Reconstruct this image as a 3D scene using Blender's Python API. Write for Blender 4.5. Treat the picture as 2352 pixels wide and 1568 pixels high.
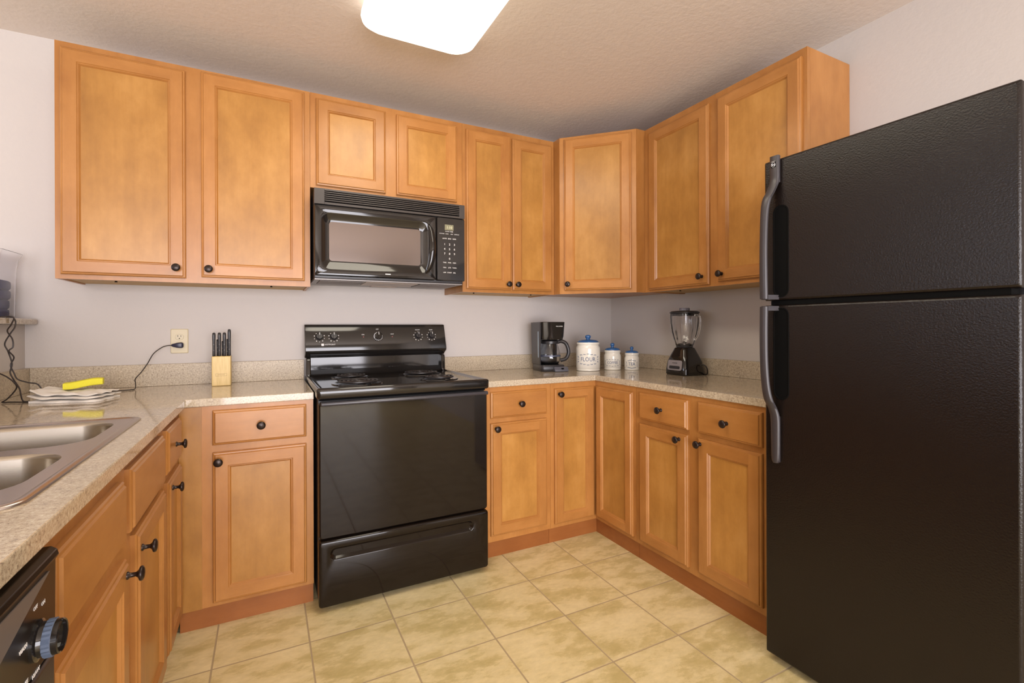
import bpy, bmesh, math, random
from mathutils import Matrix, Vector
random.seed(7)
for o in list(bpy.data.objects): bpy.data.objects.remove(o)
S = bpy.context.scene
COL = S.collection
R = math.radians
PI = math.pi

# ------------------------------------------------------------------ camera
cam = bpy.data.cameras.new('camera'); co = bpy.data.objects.new('camera', cam); COL.objects.link(co)
yaw, roll = R(27.24), R(-0.193)
fwd = Vector((math.sin(yaw), math.cos(yaw), 0)); rt = Vector((math.cos(yaw), -math.sin(yaw), 0)); up = Vector((0, 0, 1))
r2 = rt*math.cos(roll) + up*math.sin(roll); u2 = -rt*math.sin(roll) + up*math.cos(roll)
M = Matrix((r2, u2, -fwd)).transposed().to_4x4(); M.translation = (-0.187, -2.783, 1.1684)
co.matrix_world = M
cam.sensor_width = 36; cam.lens = 1096.8*36/2352
cam.shift_x = 0.0; cam.shift_y = -(784-751.2)/2352
cam.clip_start = 0.02
S.camera = co

# ------------------------------------------------------------------ view, world, lights
S.view_settings.view_transform = 'Standard'; S.view_settings.look = 'None'
S.view_settings.gamma = 1; S.view_settings.exposure = 0.17
try: S.view_settings.use_curve_mapping = False
except Exception: pass
W = bpy.data.worlds.new('daylight'); S.world = W; W.use_nodes = True
bg = W.node_tree.nodes['Background']; bg.inputs['Color'].default_value = (.80, .86, 1, 1); bg.inputs['Strength'].default_value = 1.2

def area(name, loc, rot, sx, sy, power, col):
    l = bpy.data.lights.new(name, 'AREA'); l.shape = 'RECTANGLE'; l.size = sx; l.size_y = sy; l.energy = power; l.color = col
    o = bpy.data.objects.new(name, l); COL.objects.link(o); o.location = loc; o.rotation_euler = rot
    return o
# added fill lights standing in made-up living-room windows out of view
area('added_window_fill', (-.6, -6.35, 1.05), (R(90), 0, 0), 4.0, 2.0, 290, (.95, .91, .95))
area('added_side_window_fill', (-4.75, -1.6, 1.4), (R(90), 0, R(-90)), 2.0, 1.7, 42, (.84, .87, 1.0))
LAMP_E = 7.0                      # ceiling fixture diffuser strength
LAMP_C = (1.0, .91, .74)

# ------------------------------------------------------------------ materials
def mat(name, col=(.5, .5, .5), rough=.5, metal=0, spec=.5, **kw):
    m = bpy.data.materials.new(name); m.use_nodes = True
    b = m.node_tree.nodes['Principled BSDF']
    b.inputs['Base Color'].default_value = (*col, 1); b.inputs['Roughness'].default_value = rough
    b.inputs['Metallic'].default_value = metal; b.inputs['Specular IOR Level'].default_value = spec
    for k, v in kw.items(): b.inputs[k.replace('_', ' ')].default_value = v
    return m
def nt(m): return m.node_tree.nodes, m.node_tree.links, m.node_tree.nodes['Principled BSDF']
def ramp(n, stops):
    r = n.new('ShaderNodeValToRGB'); e = r.color_ramp.elements
    e[0].position, e[0].color = stops[0][0], (*stops[0][1], 1)
    e[1].position, e[1].color = stops[-1][0], (*stops[-1][1], 1)
    for p, c in stops[1:-1]:
        x = e.new(p); x.color = (*c, 1)
    return r
def coords(n, l, scale, rnd=0.0):
    tc = n.new('ShaderNodeTexCoord'); mp = n.new('ShaderNodeMapping'); mp.inputs['Scale'].default_value = scale
    l.new(tc.outputs['Object'], mp.inputs['Vector'])
    if rnd:
        oi = n.new('ShaderNodeObjectInfo'); mu = n.new('ShaderNodeMath'); mu.operation = 'MULTIPLY'; mu.inputs[1].default_value = rnd
        l.new(oi.outputs['Random'], mu.inputs[0]); l.new(mu.outputs[0], mp.inputs['Location'])
    return mp
def noise(n, l, vec, scale, detail=4, rough=.55):
    t = n.new('ShaderNodeTexNoise'); t.inputs['Scale'].default_value = scale; t.inputs['Detail'].default_value = detail; t.inputs['Roughness'].default_value = rough
    if vec is not None: l.new(vec.outputs['Vector'], t.inputs['Vector'])
    return t
def mix(n, l, a, b, fac, mode='MIX'):
    x = n.new('ShaderNodeMix'); x.data_type = 'RGBA'; x.blend_type = mode
    for i, v in ((0, fac), (6, a), (7, b)):
        if hasattr(v, 'links'): l.new(v, x.inputs[i])
        elif isinstance(v, tuple): x.inputs[i].default_value = (*v, 1)
        else: x.inputs[i].default_value = v
    return x.outputs[2]
def bump(n, l, b, h, strength, dist):
    bp = n.new('ShaderNodeBump'); bp.inputs['Strength'].default_value = strength; bp.inputs['Distance'].default_value = dist
    l.new(h, bp.inputs['Height']); l.new(bp.outputs['Normal'], b.inputs['Normal'])

def wood(name, horiz, c0, c1, c2, blotch=1.0):
    m = mat(name, rough=.30, spec=.5); n, l, b = nt(m)
    sc = (1, 6, 14) if horiz else (14, 6, 1)
    mp = coords(n, l, sc, 9.0); g = noise(n, l, mp, 3.2, 6, .62)
    mp2 = coords(n, l, (2.0, 2, 1.2) if not horiz else (1.2, 2, 2), 5.0); bl = noise(n, l, mp2, 3.2, 5, .65)
    r = ramp(n, [(.25, c0), (.5, c1), (.78, c2)]); l.new(bl.outputs['Fac'], r.inputs[0])
    r2_ = ramp(n, [(.30, (.92, .90, .88)), (.62, (1.03, 1.03, 1.03))]); l.new(g.outputs['Fac'], r2_.inputs[0])
    o = mix(n, l, r.outputs[0], r2_.outputs[0], .75, 'MULTIPLY')
    oi = n.new('ShaderNodeObjectInfo'); hs = n.new('ShaderNodeHueSaturation')
    mr = n.new('ShaderNodeMapRange'); mr.inputs[3].default_value = .93; mr.inputs[4].default_value = 1.07
    l.new(oi.outputs['Random'], mr.inputs[0]); l.new(mr.outputs[0], hs.inputs['Value']); l.new(o, hs.inputs['Color'])
    l.new(hs.outputs[0], b.inputs['Base Color'])
    bump(n, l, b, g.outputs['Fac'], .05, .002)
    return m
WC = ((.328, .131, .032), (.400, .173, .044), (.480, .220, .064))
WP = ((.300, .133, .028), (.405, .192, .043), (.515, .265, .073))
M_WV = wood('maple_vertical', False, *WC)
M_WH = wood('maple_horizontal', True, *WC)
M_WPN = wood('maple_panel', False, *WP)
M_TOE = wood('toe_kick_wood_shaded', True, (.25, .082, .020), (.30, .104, .027), (.35, .128, .035))  # shade of the toe space is put into this darker wood colour
M_INN = mat('cabinet_underside', (.52, .33, .13), .6)
M_KNOB = mat('bronze_knob', (.030, .020, .017), .30, .55)

M_WALL = mat('wall_paint', (.55, .51, .483), .75, spec=.25); n, l, b = nt(M_WALL)
bump(n, l, b, noise(n, l, coords(n, l, (1, 1, 1)), 55, 4).outputs['Fac'], .14, .006)
M_CEIL = mat('ceiling_paint', (.71, .64, .59), .8, spec=.2); n, l, b = nt(M_CEIL)
bump(n, l, b, noise(n, l, coords(n, l, (1, 1, 1)), 42, 5, .6).outputs['Fac'], .22, .008)

# granite-look quartz
M_GRAN = mat('speckled_quartz', rough=.07, spec=.45); n, l, b = nt(M_GRAN)
mp = coords(n, l, (1, 1, 1))
a = noise(n, l, mp, 150, 5, .8); c = noise(n, l, mp, 330, 3, .7); d = noise(n, l, mp, 9, 3)
ra = ramp(n, [(.34, (.20, .155, .12)), (.44, (.43, .355, .265)), (.56, (.53, .455, .345)), (.70, (.72, .655, .54))]); l.new(a.outputs['Fac'], ra.inputs[0])
rc = ramp(n, [(.30, (.35, .28, .22)), (.42, (1, 1, 1)), (1, (1.0, 1.0, 1.0))]); l.new(c.outputs['Fac'], rc.inputs[0])
rd = ramp(n, [(.3, (.92, .91, .9)), (.7, (1.06, 1.05, 1.02))]); l.new(d.outputs['Fac'], rd.inputs[0])
l.new(mix(n, l, mix(n, l, ra.outputs[0], rc.outputs[0], .8, 'MULTIPLY'), rd.outputs[0], 1.0, 'MULTIPLY'), b.inputs['Base Color'])

M_SPL = M_GRAN.copy(); M_SPL.name = 'quartz_backsplash'; M_SPL.node_tree.nodes['Principled BSDF'].inputs['Roughness'].default_value = .32; M_SPL.node_tree.nodes['Principled BSDF'].inputs['Specular IOR Level'].default_value = .3

# floor tiles
TX, TY, X0, Y0 = .3110, .3015, -.3570, -.8580
M_TILE = mat('travertine_tile', rough=.38, spec=.4); n, l, b = nt(M_TILE)
tc = n.new('ShaderNodeTexCoord'); mp = n.new('ShaderNodeMapping'); mp.inputs['Location'].default_value = (-X0 + TX*40, -Y0 + TY*40, 0)
l.new(tc.outputs['Object'], mp.inputs['Vector'])
br = n.new('ShaderNodeTexBrick'); br.offset = 0; br.squash = 1; br.inputs['Scale'].default_value = 1
br.inputs['Brick Width'].default_value = TX; br.inputs['Row Height'].default_value = TY; br.inputs['Mortar Size'].default_value = .0032; br.inputs['Mortar Smooth'].default_value = .25
br.inputs['Bias'].default_value = 0; br.inputs['Color1'].default_value = (.0, .0, .0, 1); br.inputs['Color2'].default_value = (1, 1, 1, 1); br.inputs['Mortar'].default_value = (.5, .5, .5, 1)
l.new(mp.outputs[0], br.inputs['Vector'])
sc_ = n.new('ShaderNodeVectorMath'); sc_.operation = 'SCALE'; sc_.inputs['Scale'].default_value = 7.0; l.new(br.outputs['Color'], sc_.inputs[0])
ad = n.new('ShaderNodeVectorMath'); ad.operation = 'ADD'; l.new(tc.outputs['Object'], ad.inputs[0]); l.new(sc_.outputs[0], ad.inputs[1])
mp3 = n.new('ShaderNodeMapping'); mp3.inputs['Rotation'].default_value = (0, 0, R(35)); mp3.inputs['Scale'].default_value = (1, 1.9, 1); l.new(ad.outputs[0], mp3.inputs['Vector'])
na = noise(n, l, mp3, 5.5, 8, .68); nb = noise(n, l, mp3, 38, 4, .6)
rr = ramp(n, [(.36, (.535, .435, .195)), (.46, (.615, .505, .248)), (.50, (.70, .585, .315)), (.66, (.78, .665, .390))]); l.new(na.outputs['Fac'], rr.inputs[0])
rb = ramp(n, [(.3, (.93, .93, .92)), (.7, (1.05, 1.05, 1.05))]); l.new(nb.outputs['Fac'], rb.inputs[0])
tcol = mix(n, l, rr.outputs[0], rb.outputs[0], 1.0, 'MULTIPLY')
l.new(mix(n, l, tcol, (.43, .335, .20), br.outputs['Fac']), b.inputs['Base Color'])
rg = n.new('ShaderNodeMapRange'); rg.inputs[3].default_value = .36; rg.inputs[4].default_value = .85; l.new(br.outputs['Fac'], rg.inputs[0]); l.new(rg.outputs[0], b.inputs['Roughness'])
iv = n.new('ShaderNodeMath'); iv.operation = 'SUBTRACT'; iv.inputs[0].default_value = 1; l.new(br.outputs['Fac'], iv.inputs[1])
bump(n, l, b, iv.outputs[0], .5, .002)

M_BLK = mat('black_enamel', (.013, .011, .010), .07, spec=.55)
M_BLKS = mat('black_satin_plastic', (.022, .020, .022), .34, spec=.5)
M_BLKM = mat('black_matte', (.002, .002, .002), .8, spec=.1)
M_GLASSB = mat('black_oven_glass', (.010, .0065, .0045), .05, spec=.30)
M_FR = mat('fridge_textured_black', (.009, .006, .005), .22, spec=.33); n, l, b = nt(M_FR)
fm = coords(n, l, (1, 1, 1)); bump(n, l, b, noise(n, l, fm, 210, 3, .6).outputs['Fac'], .24, .004)
M_HND = mat('handle_black_plastic', (.034, .029, .032), .38, spec=.5)
M_STEEL = mat('brushed_stainless', (.50, .44, .41), .30, 1.0); n, l, b = nt(M_STEEL)
sn = noise(n, l, coords(n, l, (3, 160, 3)), 6, 3); bump(n, l, b, sn.outputs['Fac'], .05, .001)
M_BOWL = mat('sink_bowl_steel', (.47, .43, .37), .24, 1.0)
M_GREY = mat('grey_metal', (.30, .28, .27), .45, .6)
M_FILT = mat('filter_mesh_grey', (.23, .20, .19), .55, .7)
M_LENS = mat('lamp_lens_plastic', (.42, .33, .27), .4)
M_MWIN = mat('microwave_window', (.16, .125, .11), .14, spec=.9, metal=.55)
M_WHT = mat('white_print', (.80, .78, .76), .6)
M_DISP = mat('display_lcd', (.19, .18, .11), .3)
M_DISPT = mat('display_digits', (.62, .60, .42), .5, Emission_Color=(.6, .6, .4, 1), Emission_Strength=.15)
M_RED = mat('indicator_red', (.28, .08, .08), .4)
M_CHR = mat('chrome', (.75, .75, .75), .12, 1.0)
M_CERW = mat('cream_ceramic', (.80, .76, .68), .16, spec=.6)
M_CERB = mat('blue_ceramic', (.035, .115, .30), .16, spec=.6)
M_BTXT = mat('blue_lettering', (.05, .09, .20), .4)
M_GLASS = mat('clear_glass', (.98, .98, .98), .02, spec=.5, Transmission_Weight=1.0, IOR=1.45)
M_ACR = mat('clear_plastic', (.96, .96, .98), .05, spec=.5, Transmission_Weight=1.0, IOR=1.25)
M_NAVY = mat('navy_cloth', (.02, .03, .14), .85)
M_BLKW = mat('pale_block_wood', rough=.4); n, l, b = nt(M_BLKW)
bw = noise(n, l, coords(n, l, (60, 8, 5)), 3, 4); rw = ramp(n, [(.3, (.56, .39, .13)), (.7, (.70, .52, .22))]); l.new(bw.outputs['Fac'], rw.inputs[0]); l.new(rw.outputs[0], b.inputs['Base Color'])
M_BRN = mat('brown_print', (.22, .12, .04), .6)
M_PLATE = mat('almond_plastic', (.58, .50, .33), .4)
M_SPG = mat('yellow_sponge', (.78, .72, .05), .9); n, l, b = nt(M_SPG)
bump(n, l, b, noise(n, l, coords(n, l, (1, 1, 1)), 260, 3).outputs['Fac'], .5, .003)
M_TOW = mat('white_terry_cloth', (.80, .76, .71), .95, spec=.1); n, l, b = nt(M_TOW)
bump(n, l, b, noise(n, l, coords(n, l, (1, 1, 1)), 420, 3).outputs['Fac'], .5, .002)
M_CORD = mat('black_cord', (.022, .015, .013), .45)
M_BLUK = mat('grey_blue_grip', (.085, .115, .18), .4)
M_EMB = mat('emblem_silver', (.62, .62, .64), .3, .6)
M_COFG = mat('gauge_plastic', (.26, .33, .40), .25)
M_SWP = mat('switch_plate_grey', (.10, .10, .12), .3)
M_LAB = mat('blender_label_silver', (.36, .33, .34), .32, .5)
M_LIGHT = mat('lit_diffuser', (.9, .9, .9), .4, Emission_Color=(*LAMP_C, 1), Emission_Strength=LAMP_E)
M_LSIDE = mat('lit_diffuser_side', (.85, .85, .85), .4, Emission_Color=(*LAMP_C, 1), Emission_Strength=LAMP_E*.22)
M_VINYL = mat('window_frame_white', (.8, .8, .8), .5)

# ------------------------------------------------------------------ mesh helpers
def rrect(w, h, r, n=5, cx=0.0, cy=0.0):
    r = min(r, w/2-1e-5, h/2-1e-5); pts = []
    for qx, qy, a0 in ((w/2-r, h/2-r, 0), (-w/2+r, h/2-r, 90), (-w/2+r, -h/2+r, 180), (w/2-r, -h/2+r, 270)):
        for i in range(n+1):
            a = R(a0 + 90*i/n); pts.append((cx+qx+r*math.cos(a), cy+qy+r*math.sin(a)))
    return pts
class MB:
    def __init__(s): s.v = []; s.f = []; s.m = []
    def add(s, vs, fs, m=0):
        k = len(s.v); s.v += [tuple(p) for p in vs]
        for f in fs: s.f.append(tuple(k+i for i in f)); s.m.append(m)
        return s
    def box(s, x0, x1, y0, y1, z0, z1, m=0):
        return s.add([(x0,y0,z0),(x1,y0,z0),(x1,y1,z0),(x0,y1,z0),(x0,y0,z1),(x1,y0,z1),(x1,y1,z1),(x0,y1,z1)],
                     [(3,2,1,0),(4,5,6,7),(0,1,5,4),(1,2,6,5),(2,3,7,6),(3,0,4,7)], m)
    def loft(s, rings, cap0=True, cap1=True, m=0, closed=True):
        n = len(rings[0]); vs = [p for r in rings for p in r]; fs = []
        for i in range(len(rings)-1):
            for j in range(n if closed else n-1):
                k = (j+1) % n; fs.append((i*n+j, i*n+k, (i+1)*n+k, (i+1)*n+j))
        if cap0: fs.append(tuple(range(n-1, -1, -1)))
        if cap1: fs.append(tuple((len(rings)-1)*n+j for j in range(n)))
        return s.add(vs, fs, m)
    def lathe(s, prof, c=(0,0,0), seg=24, axis='z', m=0):
        rings = []
        for r, h in prof:
            ring = []
            for i in range(seg):
                a = 2*PI*i/seg; x, y = r*math.cos(a), r*math.sin(a)
                p = (x, y, h) if axis == 'z' else ((x, -h, y) if axis == '-y' else (h, x, y))
                ring.append((p[0]+c[0], p[1]+c[1], p[2]+c[2]))
            rings.append(ring)
        return s.loft(rings, prof[0][0] > 1e-5, prof[-1][0] > 1e-5, m)
    def tube(s, path, r, seg=8, m=0, cap=True, closed=False):
        P = [Vector(p) for p in path]; n = len(P); rings = []; nrm = None
        for i, p in enumerate(P):
            if closed: t = (P[(i+1) % n]-P[i-1])
            else: t = P[min(i+1, n-1)]-P[max(i-1, 0)]
            t.normalize()
            if nrm is None:
                nrm = t.orthogonal().normalized()
            nrm = (nrm - t*nrm.dot(t)).normalized(); bn = t.cross(nrm)
            rr_ = r[i] if isinstance(r, (list, tuple)) else r
            rings.append([p + (nrm*math.cos(2*PI*j/seg) + bn*math.sin(2*PI*j/seg))*rr_ for j in range(seg)])
        if closed: rings.append(rings[0])
        return s.loft(rings, cap and not closed, cap and not closed, m)
    def prism(s, poly, axis, a, b, m=0):
        f = {'x': lambda u, v, t: (t, u, v), 'y': lambda u, v, t: (u, t, v), 'z': lambda u, v, t: (u, v, t)}[axis]
        return s.loft([[f(u, v, a) for u, v in poly], [f(u, v, b) for u, v in poly]], True, True, m)
    def xf(s, M):
        s.v = [tuple(M @ Vector(p)) for p in s.v]; return s
    def build(s, name, mats, parent=None, bevel=0, seg=2, smooth=40, sub=0):
        me = bpy.data.meshes.new(name); me.from_pydata(s.v, [], s.f)
        mats = mats if isinstance(mats, (list, tuple)) else [mats]
        for x in mats: me.materials.append(x)
        for p, i in zip(me.polygons, s.m): p.material_index = i
        bm = bmesh.new(); bm.from_mesh(me); bmesh.ops.recalc_face_normals(bm, faces=bm.faces); bm.to_mesh(me); bm.free()
        if smooth:
            me.set_sharp_from_angle(angle=R(smooth))
            for p in me.polygons:
                if len(p.vertices) > 4: p.use_smooth = False
        o = bpy.data.objects.new(name, me); COL.objects.link(o)
        if parent: o.parent = parent
        if bevel:
            md = o.modifiers.new('bevel', 'BEVEL'); md.width = bevel; md.segments = seg; md.limit_method = 'ANGLE'; md.angle_limit = R(35); md.harden_normals = False
        if sub:
            md = o.modifiers.new('subsurf', 'SUBSURF'); md.levels = sub; md.render_levels = sub
        return o
def tag(o, label, cat, group=None, kind=None):
    o['label'] = label; o['category'] = cat
    if group: o['group'] = group
    if kind: o['kind'] = kind
    return o
def thing(name, label, cat, loc=(0,0,0), rz=0.0, group=None):
    o = bpy.data.objects.new(name, None); COL.objects.link(o); o.location = loc; o.rotation_euler = (0, 0, rz); o.empty_display_size = .05
    return tag(o, label, cat, group)
def struct(o, label, cat): return tag(o, label, cat, kind='structure')
def grid_slab(xs, ys, solid, z0, z1):
    mb = MB(); nx, ny = len(xs)-1, len(ys)-1
    on = lambda i, j: 0 <= i < nx and 0 <= j < ny and solid(i, j)
    idx = {}
    def v(i, j, t):
        k = (i, j, t)
        if k not in idx: idx[k] = len(mb.v); mb.v.append((xs[i], ys[j], (z0, z1)[t]))
        return idx[k]
    def f(*q): mb.f.append(q); mb.m.append(0)
    for i in range(nx):
        for j in range(ny):
            if not on(i, j): continue
            f(v(i,j,1), v(i+1,j,1), v(i+1,j+1,1), v(i,j+1,1)); f(v(i,j+1,0), v(i+1,j+1,0), v(i+1,j,0), v(i,j,0))
            if not on(i-1, j): f(v(i,j,0), v(i,j,1), v(i,j+1,1), v(i,j+1,0))
            if not on(i+1, j): f(v(i+1,j+1,0), v(i+1,j+1,1), v(i+1,j,1), v(i+1,j,0))
            if not on(i, j-1): f(v(i+1,j,0), v(i+1,j,1), v(i,j,1), v(i,j,0))
            if not on(i, j+1): f(v(i,j+1,0), v(i,j+1,1), v(i+1,j+1,1), v(i+1,j+1,0))
    return mb
def text_mesh(txt, size, depth=.0006, align='CENTER', sx=1.0):
    c = bpy.data.curves.new('lettering', 'FONT'); c.body = txt; c.size = size; c.align_x = align; c.align_y = 'CENTER'; c.extrude = depth/2; c.resolution_u = 2
    o = bpy.data.objects.new('lettering', c); COL.objects.link(o)
    dg = bpy.context.evaluated_depsgraph_get(); dg.update()
    me = bpy.data.meshes.new_from_object(o.evaluated_get(dg))
    mb = MB(); mb.add([(v.co.x*sx, v.co.y, v.co.z) for v in me.vertices], [tuple(p.vertices) for p in me.polygons])
    bpy.data.objects.remove(o); bpy.data.curves.remove(c); bpy.data.meshes.remove(me)
    return mb
FRONT = Matrix.Rotation(R(90), 4, 'X')       # text/xy drawing -> stands up facing -y
def smooth_path(pts, n=8):
    P = [Vector(p) for p in pts]; out = []
    for i in range(len(P)-1):
        a, b_, c_, d_ = P[max(i-1, 0)], P[i], P[i+1], P[min(i+2, len(P)-1)]
        for k in range(n):
            t = k/n; out.append(.5*((2*b_)+(c_-a)*t+(2*a-5*b_+4*c_-d_)*t*t+(3*b_-a-3*c_+d_)*t**3))
    out.append(P[-1]); return out

# ------------------------------------------------------------------ setting
XR, XH, ZC, CT = 2.063, -1.109, 2.4370, .8964
XL_ = -5.0; YR = -6.5
struct(grid_slab([XL_, XR], [YR, 0], lambda i, j: True, -.06, 0).build('floor', M_TILE, smooth=0), 'cream travertine-look square tile floor', 'floor')
struct(MB().box(XL_-.1, XR+.1, YR-.1, .1, ZC, ZC+.08).build('ceiling', M_CEIL, smooth=0), 'textured beige ceiling above the kitchen', 'ceiling')
struct(MB().box(XL_-.1, XR+.1, 0, .1, -.06, ZC).build('wall_back', M_WALL, smooth=0), 'pale wall behind the black range and left cabinets', 'wall')
struct(MB().box(XR, XR+.1, YR, 0, -.06, ZC).build('wall_right', M_WALL, smooth=0), 'pale wall behind the black refrigerator', 'wall')
def holed_wall(name, horiz, a0, a1, h0, h1, z0, z1, pos, th):
    g = grid_slab([a0, h0, h1, a1], [-.06, z0, z1, ZC], lambda i, j: not (i == 1 and j == 1), 0, th)
    if horiz: g.xf(Matrix(((1,0,0,0),(0,0,1,pos),(0,1,0,0),(0,0,0,1))))
    else: g.xf(Matrix(((0,0,1,pos),(1,0,0,0),(0,1,0,0),(0,0,0,1))))
    return g.build(name, M_WALL, smooth=0)
struct(holed_wall('wall_rear', True, XL_, XR, -2.7, 1.5, .04, 2.15, YR-.1, .1), 'living room wall with added window opening behind the camera', 'wall')
struct(holed_wall('wall_far_left', False, YR, 0, -2.7, -.5, .5, 2.3, XL_-.1, .1), 'living room side wall with added window opening', 'wall')
def window(name, w, h, M):  # unseen window frames, added to give the fill light a source
    mb = MB()
    for x in (-w/2, -.025, w/2-.05): mb.box(x, x+.05, -.03, .03, 0, h)
    mb.box(-w/2, w/2, -.03, .03, 0, .05); mb.box(-w/2, w/2, -.03, .03, h-.05, h)
    mb.xf(M); return struct(mb.build(name, M_VINYL, smooth=0), 'added unseen white framed living room window', 'window')
window('added_window_1', 4.2, 2.11, Matrix.Translation((-.6, YR-.05, .04)))
window('added_window_2', 2.2, 1.8, Matrix.Translation((XL_-.05, -1.6, .5)) @ Matrix.Rotation(R(90), 4, 'Z'))
struct(MB().box(XH-.12, XH, -2.75, -.0005, 0, 1.186).build('wall_left', M_WALL, smooth=0), 'low half wall behind the sink counter', 'wall')

LG = MB(); LG.loft([[(x, y, z) for x, y in rrect(.27-2*i, 2.80-2*i, .02, 4, -1.198, -1.4015)] for i, z in ((.003, 1.1865), (0, 1.190), (0, 1.207), (.003, 1.2105))])
tag(LG.build('bar_ledge', M_GRAN), 'narrow speckled stone bar ledge on top of the half wall at left', 'ledge')

# ------------------------------------------------------------------ cabinet builder
PROF = [(0, 0), (0, -.010), (.003, -.0135), (.0075, -.0145), (.0105, -.019)]
def ring(x0, x1, z0, z1, i, y): return [(x0+i, y, z0+i), (x1-i, y, z0+i), (x1-i, y, z1-i), (x0+i, y, z1-i)]
def ringfaces(mb, x0, x1, z0, z1, prof):
    for (i0, y0), (i1, y1) in zip(prof, prof[1:]):
        a, b_ = ring(x0, x1, z0, z1, i0, y0), ring(x0, x1, z0, z1, i1, y1)
        for j in range(4):
            k = (j+1) % 4
            mb.add([a[j], a[k], b_[k], b_[j]], [(0, 1, 2, 3)], 1 if j in (0, 2) else 0)
def knob(parent, x, y, z):
    mb = MB().lathe([(.0085, 0), (.0085, .0025), (.0055, .005), (.0048, .016), (.0085, .0205), (.0155, .0235), (.0163, .0265), (.0150, .0295), (.0098, .0318), (0, .0326)], (x, y, z), 20, '-y')
    return mb.build('knob', M_KNOB, parent, smooth=50)
SW = .052
def door(parent, x0, x1, z0, z1, kn=None, sw=SW):
    mb = MB(); mb.add(ring(x0, x1, z0, z1, 0, 0), [(0, 1, 2, 3)], 0)
    ringfaces(mb, x0, x1, z0, z1, PROF)
    i0, y = PROF[-1]; a, b_, c, d = x0+i0, x1-i0, z0+i0, z1-i0; e, f, g, h = x0+sw, x1-sw, z0+sw, z1-sw
    mb.add([(a,y,c),(e,y,c),(e,y,g),(e,y,h),(e,y,d),(a,y,d)], [(0,1,2,3,4,5)], 0)
    mb.add([(f,y,c),(b_,y,c),(b_,y,d),(f,y,d),(f,y,h),(f,y,g)], [(0,1,2,3,4,5)], 0)
    mb.add([(e,y,c),(f,y,c),(f,y,g),(e,y,g)], [(0,1,2,3)], 1); mb.add([(e,y,h),(f,y,h),(f,y,d),(e,y,d)], [(0,1,2,3)], 1)
    ringfaces(mb, x0, x1, z0, z1, [(sw, y), (sw+.003, y+.0035), (sw+.0055, y+.0035), (sw+.011, y+.0105), (sw+.011, -.003)])
    o = mb.build('door', [M_WV, M_WH], parent, smooth=0)
    MB().box(e+.0105, f-.0105, y+.0105, -.0035, g+.0105, h-.0105).build('panel', M_WPN, o, smooth=0)
    if kn: knob(o, kn[0], y, kn[1])
    return o
def drawer(parent, x0, x1, z0, z1, kn=True, name='drawer'):
    mb = MB(); mb.add(ring(x0, x1, z0, z1, 0, 0), [(0, 1, 2, 3)], 1); ringfaces(mb, x0, x1, z0, z1, PROF)
    mb.add(ring(x0, x1, z0, z1, PROF[-1][0], PROF[-1][1]), [(0, 1, 2, 3)], 1)
    o = mb.build(name, [M_WV, M_WH], parent, smooth=0)
    if kn: knob(o, (x0+x1)/2, -.019, (z0+z1)/2)
    return o
def frame(parent, w, z0, z1, openings, t=.019):
    """face frame: stiles and rails around the openings given as (x0,x1,z0,z1)"""
    xs = sorted({0, w, *[o[0] for o in openings], *[o[1] for o in openings]}); zs = sorted({z0, z1, *[o[2] for o in openings], *[o[3] for o in openings]})
    def solid(i, j):
        cx, cz = (xs[i]+xs[i+1])/2, (zs[j]+zs[j+1])/2
        return not any(o[0] < cx < o[1] and o[2] < cz < o[3] for o in openings)
    g = grid_slab(xs, zs, solid, 0, t); g.xf(Matrix(((1,0,0,0),(0,0,1,0),(0,1,0,0),(0,0,0,1))))
    return g.build('face_frame', M_WV, parent, smooth=0)
def upper(name, label, loc, rz, w, z1, depth, doors, group='honey maple wall cabinets'):
    t = thing(name, label, 'cabinet', loc, rz, group)
    MB().box(.0135, w-.0135, .0195, depth, .005, z1-.0005).build('carcass', M_INN, t, smooth=0)
    for x in (0, w-.013): MB().box(x, x+.013, .0195, depth, 0, z1).build('side_panel', M_WV, t, smooth=0)
    frame(t, w, 0, z1, [(d[0]+.012, d[1]-.012, d[2]+.012, d[3]-.012) for d in doors])
    for d in doors: door(t, *d)
    for x in (w*.18, w*.82): MB().lathe([(.005, 0), (.005, .003), (.003, .0048)], (x, .10, .0001), 10).build('screw', M_BLKM, t)
    return t
FY = .303; ZB = 1.3655; ZT = 2.3000
G = 'honey maple wall cabinets'
upper('wall_cabinet', 'tall two-door honey maple wall cabinet at far left above the knife block', (-.921, -FY, ZB), 0, .923, ZT-ZB, FY-.001,
      [(.018, .427, .018, .910, (.396, .060)), (.484, .898, .026, .922, (.513, .060))])
upper('wall_cabinet', 'short two-door honey maple wall cabinet directly above the microwave', (.003, -FY, 1.8435), 0, .7785, ZT-1.8435, FY-.001,
      [(.026, .357, .012, .431), (.412, .744, .012, .429)])
upper('wall_cabinet', 'narrow two-door honey maple wall cabinet right of the microwave', (.7825, -FY, ZB), 0, .5970, ZT-ZB, FY-.001,
      [(.020, .2965, .018, .906, (.272, .050)), (.3075, .5760, .018, .902, (.331, .050))])
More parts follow.
